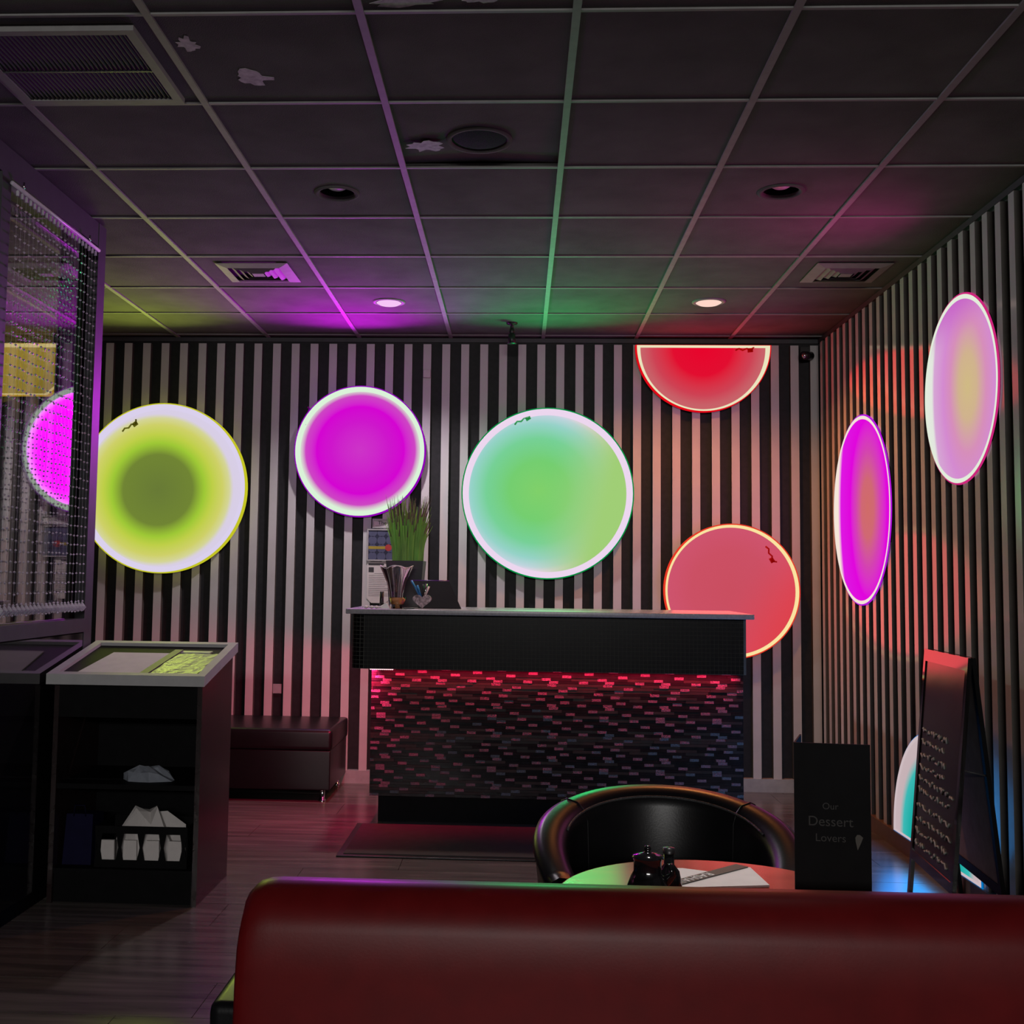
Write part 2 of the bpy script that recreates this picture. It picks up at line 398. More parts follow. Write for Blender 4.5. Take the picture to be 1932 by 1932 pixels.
# ------------------------------------------------------------------ round backlit signs
def ring_pts(R, a0=0, a1=2 * PI, n=96): return [(R * math.cos(a0 + (a1 - a0) * i / n), R * math.sin(a0 + (a1 - a0) * i / n)) for i in range(n + 1)]
LAMP = 1.0
def sign(name, label, loc, rz, R, facem, rimc, edgec, lampc, power, chord=None, rim=.02, cable=None, cablec=(60, 60, 60), depth=.04, lip=.03, side=.02, top=0, group='round backlit wall signs'):
    """shape in local x,z; front towards -y. chord: None = whole disc, 'top' = lower half with a straight top, 'bottom' = upper half, 'left' = flat cut at left"""
    t = thing(name, label, 'light', loc, rz, group)
    if chord is None: poly = ring_pts(R)[:-1]
    elif chord == 'top': poly = ring_pts(R, PI, 2 * PI, 64)
    elif chord == 'bottom': poly = ring_pts(R, 0, PI, 64)
    else: poly = chord
    n = len(poly); inn = lambda k: [(x * k, z * k) for x, z in poly]
    if chord in ('top', 'bottom'):
        sg = -1 if chord == 'top' else 1; c0 = (0, sg * R * .42)
        inn = lambda k: [(c0[0] + (x - c0[0]) * k, c0[1] + (z - c0[1]) * (k if abs(z) > 1e-4 else k)) for x, z in poly]
    if isinstance(chord, list):
        c0 = (sum(p[0] for p in poly) / n, sum(p[1] for p in poly) / n)
        inn = lambda k: [(c0[0] + (x - c0[0]) * k, c0[1] + (z - c0[1]) * k) for x, z in poly]
    # back housing
    MB().prism(inn(1.0), depth, 0, Matrix.Translation((0, .004, 0))).build('housing', M['blackgloss'], t)
    mb = MB(); mb.add([(x, 0, z) for x, z in inn(.995)], [tuple(range(n))]); mb.build('face', facem, t)
    # lit rim: an inner wall and a narrow front lip
    a, b_ = inn(1.0 - rim / R), inn(.998)
    mb = MB()
    vs = [(x, -.003, z) for x, z in a] + [(x, -lip + .002, z) for x, z in inn(1.0 - rim * .75 / R)] + [(x, -lip, z) for x, z in b_]
    fs = []
    for i in range(n):
        j = (i + 1) % n; fs += [(i, j, j + n, i + n), (i + n, j + n, j + 2 * n, i + 2 * n)]
    mb.add(vs, fs, 0, True); mb.build('lit_rim', glow(name + '_rim_light', rimc, 1.0), t)
    # coloured outer band
    mb = MB(); e0, e1 = inn(.998), inn(1.0 + .007 / R)
    vs = [(x, -lip, z) for x, z in e0] + [(x, -lip + .003, z) for x, z in e1] + [(x, side, z) for x, z in e1]
    fs = []
    for i in range(n):
        j = (i + 1) % n; fs += [(i, j, j + n, i + n), (i + n, j + n, j + 2 * n, i + 2 * n)]
    mb.add(vs, fs, 0, True); mb.build('edge_band', glow(name + '_edge_light', edgec, .9), t)
    if cable:
        cx_, cz_, ang = cable
        T = Matrix.Translation((cx_, 0, cz_)) @ Matrix.Rotation(ang, 4, 'Y')
        cm, cnt, co = nodes(name + '_cable')      # translucent clip, lit through by the panel behind it
        ct = cnt.nodes.new('ShaderNodeBsdfTranslucent'); ct.inputs[0].default_value = (*lin(cablec), 1); cnt.links.new(ct.outputs[0], co.inputs[0])
        mb = MB(); mb.tube([T @ Vector(p) for p in ((-.05, -.02, -.012), (-.03, -.012, .004), (-.005, -.014, -.004), (.02, -.012, .012), (.05, -.012, .0), (.062, -.02, .03))], .006, 6)
        mb.hexa([T @ Vector(p) for p in ((.03, -.018, -.012), (.062, -.018, -.004), (.062, -.004, -.004), (.03, -.004, -.012), (.026, -.018, .012), (.056, -.018, .022), (.056, -.004, .022), (.026, -.004, .012))])
        mb.build('cable', cm, t)
    d = Vector((0, -1, 0)); d.rotate(t.rotation_euler)
    off = Vector((0, 0, 0))
    if chord == 'top': off.z = -R * .55
    if chord == 'bottom': off.z = R * .5
    lo = area(name + '_lamp', Vector(loc) + d * .045 + off, d, lampc, power * LAMP, 2 * R * (.9 if chord not in ('top', 'bottom') else 1.3), 2 * R * (.9 if chord not in ('top', 'bottom') else .55), 'DISK' if chord not in ('top', 'bottom') else 'ELLIPSE')
    if top:     # added lamp in front of the face, aimed up to tint the ceiling
        area(name + '_rim_lamp', Vector(loc) + d * .07 + Vector((0, 0, R * .6)), d + Vector((0, 0, .42)), lampc, top, R * .5, .08, spread=math.radians(118))
    return t
SY = 7.352
sign('yellow_sign', 'large yellow disc sign with a dim olive centre behind the left partition post', (-2.338, SY, 1.888), 0, .552,
     face_glow('yellow_face', .552, [(0, (104, 122, 54)), (.42, (112, 132, 52)), (.56, (158, 200, 54)), (.66, (190, 207, 72)), (.78, (206, 208, 104)), (.86, (212, 212, 150)), (.91, (216, 206, 228)), (1.1, (216, 206, 235))], off=(-.06, -.02)),
     (218, 208, 236), (205, 205, 40), (.74, .95, .10), 4, top=7.5, rim=.035, cable=(-.235, .40, -.4), cablec=(190, 190, 120))
sign('purple_sign', 'magenta disc sign with a pale green rim above the counter plant', (-1.04, SY, 2.14), 0, .423,
     face_glow('purple_face', .423, [(0, (205, 52, 200)), (.45, (206, 22, 204)), (.68, (212, 4, 210)), (.85, (205, 70, 195)), (.905, (214, 190, 205)), (.95, (216, 240, 214)), (1.1, (216, 240, 214))], off=(0, .02)),
     (218, 242, 216), (150, 0, 190), (.72, .0, .95), 9, top=16, rim=.03, cable=(-.35, .22, -1.1), cablec=(240, 100, 240))
sign('green_sign', 'largest green disc sign with a pinkish white rim behind the counter', (.182, SY, 1.878), 0, .548,
     face_glow('green_face', .548, [(0, (128, 208, 106)), (.35, (116, 206, 112)), (.62, (118, 208, 150)), (.80, (150, 210, 200)), (.90, (190, 212, 222)), (.95, (234, 212, 234)), (1.2, (236, 216, 238))], off=(-.10, .03),
               second=((160, 206, 118), (1, -.25), -.1, .75)),
     (236, 214, 238), (0, 150, 70), (.0, .85, .20), 5, top=10, rim=.04, cable=(-.17, .47, -.3), cablec=(140, 230, 170))
sign('red_half_sign', 'red half-disc sign with its straight edge against the ceiling', (1.18, SY, 2.845), 0, .428,
     face_glow('red_face', .428, [(0, (232, 4, 44)), (.45, (226, 14, 48)), (.75, (206, 66, 84)), (.9, (200, 96, 104)), (1.1, (205, 105, 105))]),
     (234, 228, 190), (235, 10, 25), (1, .006, .02), 3.2, chord='top', rim=.026, cable=(.26, -.025, .15), cablec=(235, 90, 90))
sign('pink_sign', 'salmon pink disc sign partly hidden behind the right end of the counter', (1.357, SY, 1.265), 0, .422,
     face_glow('pink_face', .422, [(0, (202, 78, 96)), (.6, (203, 80, 100)), (.95, (206, 84, 110)), (1.1, (206, 90, 110))], second=((222, 66, 76), (.8, -.5), .0, 1.0)),
     (250, 226, 160), (240, 60, 40), (1, .09, .08), 3.2, rim=.018, cable=(.24, .24, 1.3), cablec=(230, 120, 120))
RY = 1.9105
sign('upper_pink_sign', 'pale pink disc sign with a yellowish centre, highest on the right wall', (RY, 5.0, 2.173), -PI / 2, .41,
     face_glow('pale_face', .408, [(0, (208, 186, 132)), (.3, (208, 178, 142)), (.6, (214, 142, 186)), (.85, (212, 138, 208)), (1.2, (214, 165, 212)), (1.28, (226, 230, 222)), (1.6, (228, 238, 222))], off=(.22, .0), squash=(1.25, .85), second=((198, 96, 198), (-.1, 1), .5, 1.1)),
     (226, 236, 218), (214, 40, 130), (1, .02, .40), 2.0, top=1.6, rim=.02, cable=None, depth=.006, lip=.004, side=.002)
sign('magenta_sign', 'bright magenta disc sign with an orange centre, lower on the right wall', (RY, 6.456, 1.735), -PI / 2, .527,
     face_glow('magenta_face', .522, [(0, (208, 108, 104)), (.25, (208, 104, 116)), (.5, (212, 66, 178)), (.75, (224, 6, 220)), (1.2, (222, 24, 226)), (1.27, (240, 170, 220)), (1.33, (246, 230, 216)), (1.6, (246, 230, 216))], off=(.25, .0), squash=(1.2, .8)),
     (244, 226, 216), (190, 20, 230), (1, .05, .7), 2.5, top=.8, rim=.02, cable=None, depth=.006, lip=.004, side=.002)
sign('blue_half_sign', 'cyan half-disc sign at floor level behind the chalkboard', (RY, 5.41, .086), -PI / 2, .548,
     face_glow('blue_face', .54, [(0, (36, 176, 164)), (.6, (30, 172, 164)), (.76, (60, 184, 180)), (.86, (196, 176, 180)), (1.1, (200, 180, 184))]),
     (204, 186, 190), (0, 120, 200), (.01, .30, 1), 9, chord='bottom', rim=.03, cable=None, depth=.006, lip=.004, side=.002)
oct_ = [(-.13, 0), (-.13, -.25), (-.06, -.345), (.35, -.345), (.435, -.27), (.435, 0)]
sign('yellow_panel_sign', 'yellow panel sign with cut corners seen through the glass partition', (-3.475, SY, 2.84), 0, .45,
     face_glow('yellow_panel_face', .45, [(0, (196, 164, 62)), (.6, (176, 150, 54)), (1.2, (168, 142, 50))]),
     (250, 226, 150), (220, 170, 30), (1, .75, .12), 2.0, chord=oct_, rim=.045, group=None)

# ------------------------------------------------------------------ ceiling fittings
g = thing('return_air_grille', 'large square return-air grille at the upper left of the ceiling', 'vent', (-1.377, 3.3915, CEIL))
fm = MB()
for a, b in (((-.295, -.25, -.014), (.245, -.222, .004)), ((-.295, .232, -.014), (.245, .262, .004)), ((-.295, -.222, -.014), (-.265, .232, .004)), ((.215, -.222, -.014), (.245, .232, .004))): fm.box(a, b)
fm.build('frame', M['grid'], g)
MB().box((-.265, -.222, .0032), (.215, .232, .0045)).build('backing', M['black'], g)
lv = MB(); k = -.26
while k < .212:
    lv.hexa([(k, -.222, -.011), (k + .003, -.222, -.011), (k + .003, .232, -.011), (k, .232, -.011), (k + .006, -.222, .002), (k + .009, -.222, .002), (k + .009, .232, .002), (k + .006, .232, .002)]); k += .0145
stuff(lv.build('louver', mat('louver_grey', (.06, .058, .055), .7, spec=.1), g))
MB().box((-.265, .02, -.013), (.215, .026, -.008)).build('cross_bar', M['darkmetal'], g)

def diffuser(label, loc):
    t = thing('air_diffuser', label, 'vent', loc, 0, 'square ceiling air diffusers')
    def sq(r0, z0, r1, z1, name):
        c = lambda q, z: [(-q, -q, z), (q, -q, z), (q, q, z), (-q, q, z)]
        mb = MB(); mb.add(c(r0, z0) + c(r1, z1) + c(r0, z0 + .002) + c(r1, z1 + .002), [f for i in range(4) for f in ((i, i + 4, (i + 1) % 4 + 4, (i + 1) % 4), (i + 8, (i + 1) % 4 + 8, (i + 1) % 4 + 12, i + 12))])
        mb.build(name, M['grid'], t)
    sq(.187, -.004, .135, -.016, 'frame')
    MB().box((-.15, -.15, .002), (.15, .15, .0045)).build('backing', M['black'], t)
    for r0, r1 in ((.128, .100), (.096, .068), (.064, .038)): sq(r0, .001, r1, -.016, 'vane')
    MB().box((-.03, -.03, -.016), (.03, .03, -.013)).build('centre_plate', M['grid'], t)
    return t
d1 = diffuser('square louvred air diffuser in the ceiling above the yellow disc sign', (-1.378, 5.82, CEIL + .003))
dup(d1, (1.66, 5.815, CEIL + .003), 'square louvred air diffuser in the ceiling beside the right slatted wall')

t = thing('ceiling_speaker', 'round black-grilled loudspeaker set in the crooked ceiling tile', 'speaker', (-.158, 4.05, CEIL + .014))
MB().lathe([(.121, .0), (.118, -.008), (.104, -.006), (.1, .004)], n=40, cap=False).build('bezel', M['tile'], t)
sg = MB().lathe([(.103, .0), (.06, -.006), (.0001, -.008)], n=40, cap=False); sg.build('grille', mat('speaker_mesh', (.008, .008, .008), .9, spec=.05, bump=.4, bscale=400), t)

def downlight(label, loc, lit, rimc=None):
    t = thing('downlight', label, 'light', loc, 0, 'round recessed ceiling downlights')
    MB().lathe([(.073, .012), (.073, 0), (.083, -.005), (.094, -.001), (.095, .005)], n=40, cap=False).build('trim_ring', M['tile'] if not lit else M['grid'], t)
    MB().lathe([(.0735, .004), (.073, .06), (.066, .11), (.0001, .112)], n=32, cap=False).build('can', M['black'] if not lit else M['lens'], t)
    if lit: MB().lathe([(.0725, -.004), (.055, -.014), (.03, -.02), (.0001, -.022)], n=32, cap=False).build('lamp_lens', glow('lit_lens_' + lit[0], lit[1], 1.0), t)
    else: MB().lathe([(.0001, .018), (.03, .02), (.046, .03), (.050, .05), (.04, .09)], n=28, cap=False).build('bulb', M['lens'], t)
    return t
d = downlight('unlit recessed downlight in the ceiling to the left of the speaker', (-.77, 4.60, CEIL + .003), None)
dup(d, (1.057, 4.595, CEIL + .003), 'unlit recessed downlight in the ceiling near the right slatted wall')
downlight('lit downlight glowing lilac above the magenta disc sign', (-.765, 6.47, CEIL + .003), ('lilac', (246, 196, 246)))
downlight('lit downlight glowing warm pink above the red half-disc sign', (1.07, 6.45, CEIL + .003), ('warm', (255, 214, 200)))
def spot(name, loc, color, e, size=1.9, r=.05):
    l = bpy.data.lights.new(name, 'SPOT'); l.color = color; l.energy = e; l.spot_size = size; l.spot_blend = .6; l.shadow_soft_size = r
    o = bpy.data.objects.new(name, l); COL.objects.link(o); o.location = loc; return o
spot('downlight_beam_table', (.5, 2.68, CEIL - .02), (1, .93, .9), 120, .62)
spot('downlight_beam_lilac', (-.765, 6.47, CEIL - .06), (1, .90, .96), 75, 2.4)
spot('downlight_beam_warm', (1.07, 6.45, CEIL - .06), (1, .34, .09), 66, 2.5)

t = thing('fire_sprinkler', 'black pendent fire sprinkler hanging from the ceiling between the lit downlights', 'sprinkler', (-.055, 7.0, CEIL + .005))
MB().lathe([(.035, 0), (.034, -.008), (.012, -.012), (.010, -.03)], n=20, cap=False).build('escutcheon', M['plastic'], t)
MB().lathe([(.010, -.03), (.016, -.045), (.018, -.06), (.01, -.07), (.022, -.072), (.023, -.125), (.018, -.13), (.0001, -.13)], n=16, cap=False).build('nozzle', M['plastic'], t)
MB().lathe([(.03, -.128), (.03, -.131), (.0001, -.132)], n=20, cap=False).build('deflector', M['plastic'], t)
t = thing('security_camera', 'small black bullet camera mounted high in the back right corner', 'camera', (1.845, 7.40, 2.80))
MB().box((-.03, -.012, -.03), (.03, 0, .05)).build('mount', M['plastic'], t)
MB().tube([(0, -.01, .0), (-.01, -.04, -.01)], .012).build('arm', M['plastic'], t)
b = MB().tube([(.03, -.03, -.012), (-.03, -.09, -.022)], .028, 16).build('body', M['plastic'], t)
MB().tube([(-.03, -.09, -.022), (-.034, -.094, -.0227)], .02, 16).build('lens', M['chrome'], t)
tag(MB().box((-.638, 7.375, 2.635), (-.59, 7.3999, 2.69), bev=.005).build('slat_glint', M['paper']), 'white block standing in for a highlight on a slat right of the magenta sign', 'glint')  # white block stands in for bright reflected light on the slat
tag(MB().box((-1.605, 7.428, .56), (-1.535, 7.4399, .62)).build('wall_socket', M['skirt']), 'grey wall socket between slats above the black bench', 'socket')

# ------------------------------------------------------------------ reception counter
c = thing('reception_counter', 'black mosaic reception counter with grey top and red underglow', 'counter')
MB().box((-.898, 5.93, 1.131), (1.212, 6.62, 1.157), bev=.004).build('countertop', M['stone'], c)
cr = .07
pl = [(1.183, 6.004), (1.183, 6.5), (-.878, 6.5)] + [(-.878 + cr - cr * math.cos(a), 6.004 + cr - cr * math.sin(a)) for a in [PI / 2 * i / 8 for i in range(9)]]
mb = MB(); n = len(pl)
mb.add([(x, y, .843) for x, y in pl] + [(x, y, 1.131) for x, y in pl], [tuple(range(n)), tuple(range(2 * n - 1, n - 1, -1))] + [(i, i + n, (i + 1) % n + n, (i + 1) % n) for i in range(n)])
mb.build('upper_band', M['grout'], c)
tm = MB(); P = .0215; nz = 13; pz = .286 / nz
x = -.878 + cr
while x + P < 1.186:
    for k in range(nz):
        z0 = .8445 + k * pz; dy = random.uniform(0, .0006); tm.box((x + .0007, 6.0 + dy, z0 + .0007), (x + P - .0007, 6.0045, z0 + pz - .0007))
    x += P
for i in range(5):
    a0, a1 = PI / 2 * i / 5 + .03, PI / 2 * (i + 1) / 5 - .03
    for k in range(nz):
        z0, z1 = .8445 + k * pz + .0012, .8445 + (k + 1) * pz - .0012; R1 = cr + .003; ctr = (-.878 + cr, 6.004 + cr)
        q = lambda a, R: (ctr[0] - R * math.cos(a), ctr[1] - R * math.sin(a))
        A, B, C_, D = q(a0, R1), q(a1, R1), q(a1, cr - .002), q(a0, cr - .002)
        tm.hexa([(*A, z0), (*B, z0), (*C_, z0), (*D, z0), (*A, z1), (*B, z1), (*C_, z1), (*D, z1)])
stuff(tm.build('mosaic_tile', M['mosaic'], c))
MB().box((-.79, 6.203, .15), (1.205, 6.55, .843)).build('lower_panel', M['black'], c)
rr = random.Random(5)
sheet = []
shifts = [0, .11, .16, .05, .22, .02, .13, .25, .08, .19, .03, .15, .27, .06, .21, .12, .29, .09]
for k in range(18):
    row = []; xx = 0; style = (0, 1, 0, 1, 2)[k % 5]
    cuts = {0: [.05, .11, .14], 1: [.05, .15, .10], 2: [.05, .09, .05, .11]}[style]
    sh = shifts[k]
    for q, L in enumerate(cuts): row.append((sh + xx, L, 'c' if L == .05 else rr.choice('aab'))); xx += L
    sheet.append(row)
tiles = {'a': MB(), 'b': MB(), 'c': MB()}
rh = .0153
for k in range(45):
    z0 = .151 + k * rh
    for s_ in range(-1, 8):
        for (xo, L, ty) in sheet[k % 18]:
            a = -.79 + s_ * .3 + xo; b = a + L
            a, b = max(a, -.79), min(b, 1.205)
            if b - a < .006: continue
            tiles[ty].box((a + .0006, 6.2 - rr.uniform(-.001, .0035) - (.001 if ty == 'c' else 0), z0 + .0006), (b - .0006, 6.204, z0 + rh - .0006))
for ty, nm in (('a', 'gloss_strip_tile'), ('b', 'brown_strip_tile'), ('c', 'silver_strip_tile')): stuff(tiles[ty].build(nm, M['strip_' + ty], c))
MB().box((-.752, 6.286, 0), (1.17, 6.55, .15)).build('toe_kick', M['black'], c)
MB().box((-.66, 6.160, .8365), (1.17, 6.176, .8428)).build('led_strip', M['redled'], c)
led = MB()
for k in range(12): led.ball((-.782 + .0105 * k, 6.098, .836), .0062, n=6)
stuff(led.build('led_bulb', M['ledwhite'], c))
area('counter_led_light', (.22, 6.168, .835), (0, .5, -1), (1, .012, .07), 7, 1.9, .012, spread=math.radians(110))
area('counter_led_light_end', (-.80, 6.13, .832), (-.7, .5, -.7), (1, .02, .13), 11, .08, .03)

# things on the counter
CT = 1.1572
t = thing('potted_grass', 'tall green ornamental grass in a square black pot on the counter', 'plant', (-.637, 6.46, CT))
pb, pt = .085, .105; H_ = .26
pot = MB(); pot.add([(-pb, -pb, 0), (pb, -pb, 0), (pb, pb, 0), (-pb, pb, 0), (-pt, -pt, H_), (pt, -pt, H_), (pt, pt, H_), (-pt, pt, H_), (-pt + .01, -pt + .01, H_), (pt - .01, -pt + .01, H_), (pt - .01, pt - .01, H_), (-pt + .01, pt - .01, H_), (-pt + .012, -pt + .012, H_ - .03), (pt - .012, -pt + .012, H_ - .03), (pt - .012, pt - .012, H_ - .03), (-pt + .012, pt - .012, H_ - .03)],
    [(0, 3, 2, 1), (0, 1, 5, 4), (1, 2, 6, 5), (2, 3, 7, 6), (3, 0, 4, 7), (4, 5, 9, 8), (5, 6, 10, 9), (6, 7, 11, 10), (7, 4, 8, 11), (8, 9, 13, 12), (9, 10, 14, 13), (10, 11, 15, 14), (11, 8, 12, 15), (12, 13, 14, 15)])
pot.build('pot', M['pot'], t)
gr = MB(); rg = random.Random(21)
for k in range(230):
    bx, by = rg.uniform(-.075, .085), rg.uniform(-.08, .08)
    h = rg.uniform(.2, .37); lx = bx * rg.uniform(.2, .9) + rg.uniform(-.02, .025); ly = by * .6 + rg.uniform(-.03, .03); wd = rg.uniform(.0035, .0065)
    pts = [(bx + lx * s * s, by + ly * s * s, H_ - .03 + (h + .03) * s) for s in (0, .35, .7, 1)]
    vs = []
    for s, p in zip((1, .9, .6, .08), pts): vs += [(p[0] - wd * s, p[1], p[2]), (p[0] + wd * s, p[1] + .002, p[2])]
    gr.add(vs, [(0, 1, 3, 2), (2, 3, 5, 4)], 0, True); gr.add(vs, [(4, 5, 7, 6)], 1 if rg.random() < .6 else 0, True)
stuff(gr.build('grass_blade', [M['grass'], M['grasstip']], t))
t = thing('glass_vase', 'clear flared glass vase with a wavy rim beside the black plant pot', 'vase', (-.665, 6.215, CT))
wav = lambda a, h: 1 + (.10 * math.cos(4 * a) * max(0, (h - .12) / .10))
prof = [(.0001, .006), (.030, .006), (.032, .03), (.036, .08), (.05, .14), (.072, .20), (.08, .222)]
MB().lathe(prof, n=48, cap=False, rad=wav).lathe([(r + .003, z) for r, z in prof[1:]][::-1] + [(.033, 0), (.0001, 0)], n=48, cap=False, rad=wav).build('bowl', M['glass'], t)
rimp = [(.0815 * wav(a, .222) * math.cos(a), .0815 * wav(a, .222) * math.sin(a), .222 + .008 * math.cos(4 * a)) for a in [2 * PI * i / 48 for i in range(48)]]
MB().tube(rimp, .0028, 6, closed=True).build('rim', mat('glass_rim', (.55, .52, .54), .2), t)
for a in (-2.2, -1.75, -1.2, -.8):
    MB().tube([((r + .004) * math.cos(a), (r + .004) * math.sin(a), z) for r, z in prof[1:]], .0018, 5).build('rib', mat('glass_rib', (.34, .32, .34), .2), t)
t = thing('orange_candle', 'orange wax candle in a small tapered glass in front of the vase', 'candle', (-.642, 6.07, CT))
MB().lathe([(.0001, .003), (.024, .003), (.043, .05), (.0001, .052)], n=28, cap=False).build('wax', M['orange'], t)
MB().lathe([(.025, 0), (.0475, .060), (.0455, .060), (.0245, .002)], n=28, cap=False).build('tumbler', M['glass'], t)
t = thing('pen_holder', 'heart-shaped cut glass holder full of pens near the tablet screen', 'holder', (-.512, 6.09, CT))
hp = [(.05 * (math.sin(a) ** 3), .048 + .0026 * (13 * math.cos(a) - 5 * math.cos(2 * a) - 2 * math.cos(3 * a) - math.cos(4 * a))) for a in [2 * PI * i / 40 for i in range(40)]]
mz = min(z for _, z in hp); hp = [(x, z - mz) for x, z in hp]
MB().prism(hp[::-1], .035, 0, Matrix.Translation((0, -.02, 0))).build('body', mat('cut_glass', (.42, .33, .36), .08, spec=1, var=.6, scale=70, bump=1, bscale=90), t)
for x0, x1, cm, z1, nm in ((-.01, -.06, 'bluepen', .15, 'pen'), (-.005, -.028, 'bluepen', .125, 'pen'), (.002, .004, 'plastic', .13, 'pen'), (.01, .022, 'chrome', .135, 'pen'), (.012, .034, 'paper', .12, 'pen')):
    MB().tube([(x0, .0, .062), (x1, .005, z1)], [.005, .006], 8).build(nm, M[cm], t)
t = thing('tablet_screen', 'black tablet screen leaning back on the counter behind the pen holder', 'tablet', (-.425, 6.20, CT))
th = Vector((.0, .012, -.004)); A, B, C_, D = [Vector(p) for p in ((-.118, 0, .004), (.116, .0, .004), (.045, .07, .148), (-.17, .07, .148))]
MB().hexa([A, B, B + th, A + th, D, C_, C_ + th, D + th]).build('shell', M['plastic'], t)
MB().tube([D + Vector((0, .004, .003)), C_ + Vector((0, .004, .003))], .003, 6).build('top_edge', mat('violet_plastic', (.10, .02, .2), .3), t)
MB().hexa([(-.09, .03, 0), (.1, .03, 0), (.1, .11, 0), (-.09, .11, 0), (-.08, .05, .05), (.08, .05, .05), (.08, .10, .05), (-.08, .10, .05)]).build('stand', M['plastic'], t)
for k, (x, q) in enumerate(((-.805, 'leftmost'), (-.775, 'middle'), (-.748, 'rightmost'))):
    m_ = MB(); m_.ball((0, 0, .008), .011, n=8, sz=.7); m_.tube([(-.02, 0, .009), (-.012, 0, .008)], [.006, .002], 6); m_.tube([(.012, 0, .008), (.02, 0, .009)], [.002, .006], 6)
    tag(m_.build('wrapped_sweet', M['paper'], None, (x, 6.03, CT)), q + ' white wrapped sweet at the left end of the counter', 'sweet', 'white wrapped sweets on the counter')
t = MB(); t.hexa([(-.035, -.02, 0), (.03, -.025, 0), (.035, .02, 0), (-.03, .02, 0), (-.03, -.01, .008), (.01, -.008, .03), (.012, .01, .03), (-.025, .012, .008)])
tag(t.build('folded_napkin', M['paper'], None, (-.715, 6.10, CT)), 'crumpled white paper napkin left of the orange candle', 'napkin')
tag(MB().tube([(0, 0, 0), (0, .0, .09)], [.012, .010], 12).build('pepper_mill', M['plastic'], None, (-.733, 6.12, CT)), 'slim dark grey shaker left of the glass vase', 'shaker')
tag(MB().box((-.60, 6.0, CT), (-.55, 6.05, CT + .006)).build('coaster', M['plastic']), 'small dark coaster right of the orange candle', 'coaster')
# notices on the slats behind the plant
def wallplate(name, label, x0, x1, z0, z1, fm, pm):
    t = thing(name, label, 'sign', (x0, 7.399, z0)); W_, H2 = x1 - x0, z1 - z0
    fr = MB(); e = .009
    for a, b in (((0, -.016, 0), (W_, 0, e)), ((0, -.016, H2 - e), (W_, 0, H2)), ((0, -.016, e), (e, 0, H2 - e)), ((W_ - e, -.016, e), (W_, 0, H2 - e))): fr.box(a, b)
    fr.build('frame', fm, t); MB().box((e, -.008, e), (W_ - e, 0, H2 - e)).build('print', pm, t); return t
XZ = lambda x, y, z: Matrix.Translation((x, y, z)) @ Matrix.Rotation(PI / 2, 4, 'X')
t = wallplate('newspaper_heading', 'narrow pale newspaper heading plaque on the slats above the navy poster', -.955, -.735, 1.642, 1.703, M['skirt'], M['paper'])
text_mesh('The Batch', .036, 'lettering', M['ink'], t, XZ(.11, -.0092, .034))
MB().box((.02, -.0088, .014), (.2, -.008, .017)).build('rule', M['ink_grey'], t)
t = wallplate('dotted_poster', 'navy poster of slate-blue circles with a yellow bar behind the grass', -.988, -.745, 1.428, 1.637, M['skirt'], M['poster'])
for i in range(4):
    for j in range(4):
        cx_, cz_ = .036 + .058 * i, .03 + .052 * j; R_ = .028
        if cx_ > .225 or cz_ > .2: continue
        MB().prism([(cx_ + R_ * math.cos(q), cz_ + R_ * math.sin(q)) for q in [2 * PI * u / 24 for u in range(24)]], .001, 0, Matrix.Translation((0, -.0088, 0))).build('printed_dot', M['dot'], t)
MB().box((.01, -.0092, .078), (.125, -.0079, .096)).build('yellow_bar', M['mustard'], t)
MB().prism([(.14 + .022 * math.cos(q), .087 + .022 * math.sin(q)) for q in [2 * PI * u / 24 for u in range(24)]], .0016, 0, Matrix.Translation((0, -.0094, 0))).build('red_dot', M['redprint'], t)
t = thing('article_notice', 'white printed article sheet with a small photo, fixed below the navy poster', 'notice', (-.985, 7.399, 1.155))
sh = [(0, .03), (.03, 0), (.125, 0), (.15, .03), (.15, .268), (0, .268)]
MB().prism(sh, .004, 0, Matrix.Translation((0, -.004, 0))).build('sheet', M['paper'], t)
MB().box((.008, -.0052, .246), (.11, -.004, .258)).build('headline', M['ink'], t)
MB().box((.01, -.0052, .20), (.044, -.004, .232)).build('photo', M['ink'], t)
for k in range(13):
    MB().box((.012 + (.036 if k < 1 else 0), -.0048, .19 - .012 * k), (.138 - .02 * (k % 3 == 1), -.004, .1935 - .012 * k)).build('text_line', M['ink_grey'], t)

# ------------------------------------------------------------------ bench, doormat
t = thing('waiting_bench', 'low black vinyl bench against the slats left of the counter', 'bench', (-1.62, 7.06, 0))
MB().box((-.62, -.32, .30), (.535, .32, .425), bev=.025).build('cushion', M['vinyl_black'], t)
MB().box((-.61, -.31, .07), (.525, .315, .30), bev=.008).build('base', M['vinyl_black'], t)
for x in (-.56, .475):
    for y in (-.26, .27): MB().lathe([(.022, 0), (.022, .01), (.014, .014), (.016, .07)], (x, y, 0), 16).build('leg', M['chrome'], t)
t = thing('doormat', 'dark charcoal doormat on the floor in front of the counter', 'mat', (.15, 5.83, .0))
MB().box((-1.0, -.36, .0005), (1.0, .36, .008), bev=.003).build('rubber_edge', M['plastic'], t)
MB().box((-.97, -.33, .004), (.97, .33, .013), bev=.003).build('pile', M['mat'], t)

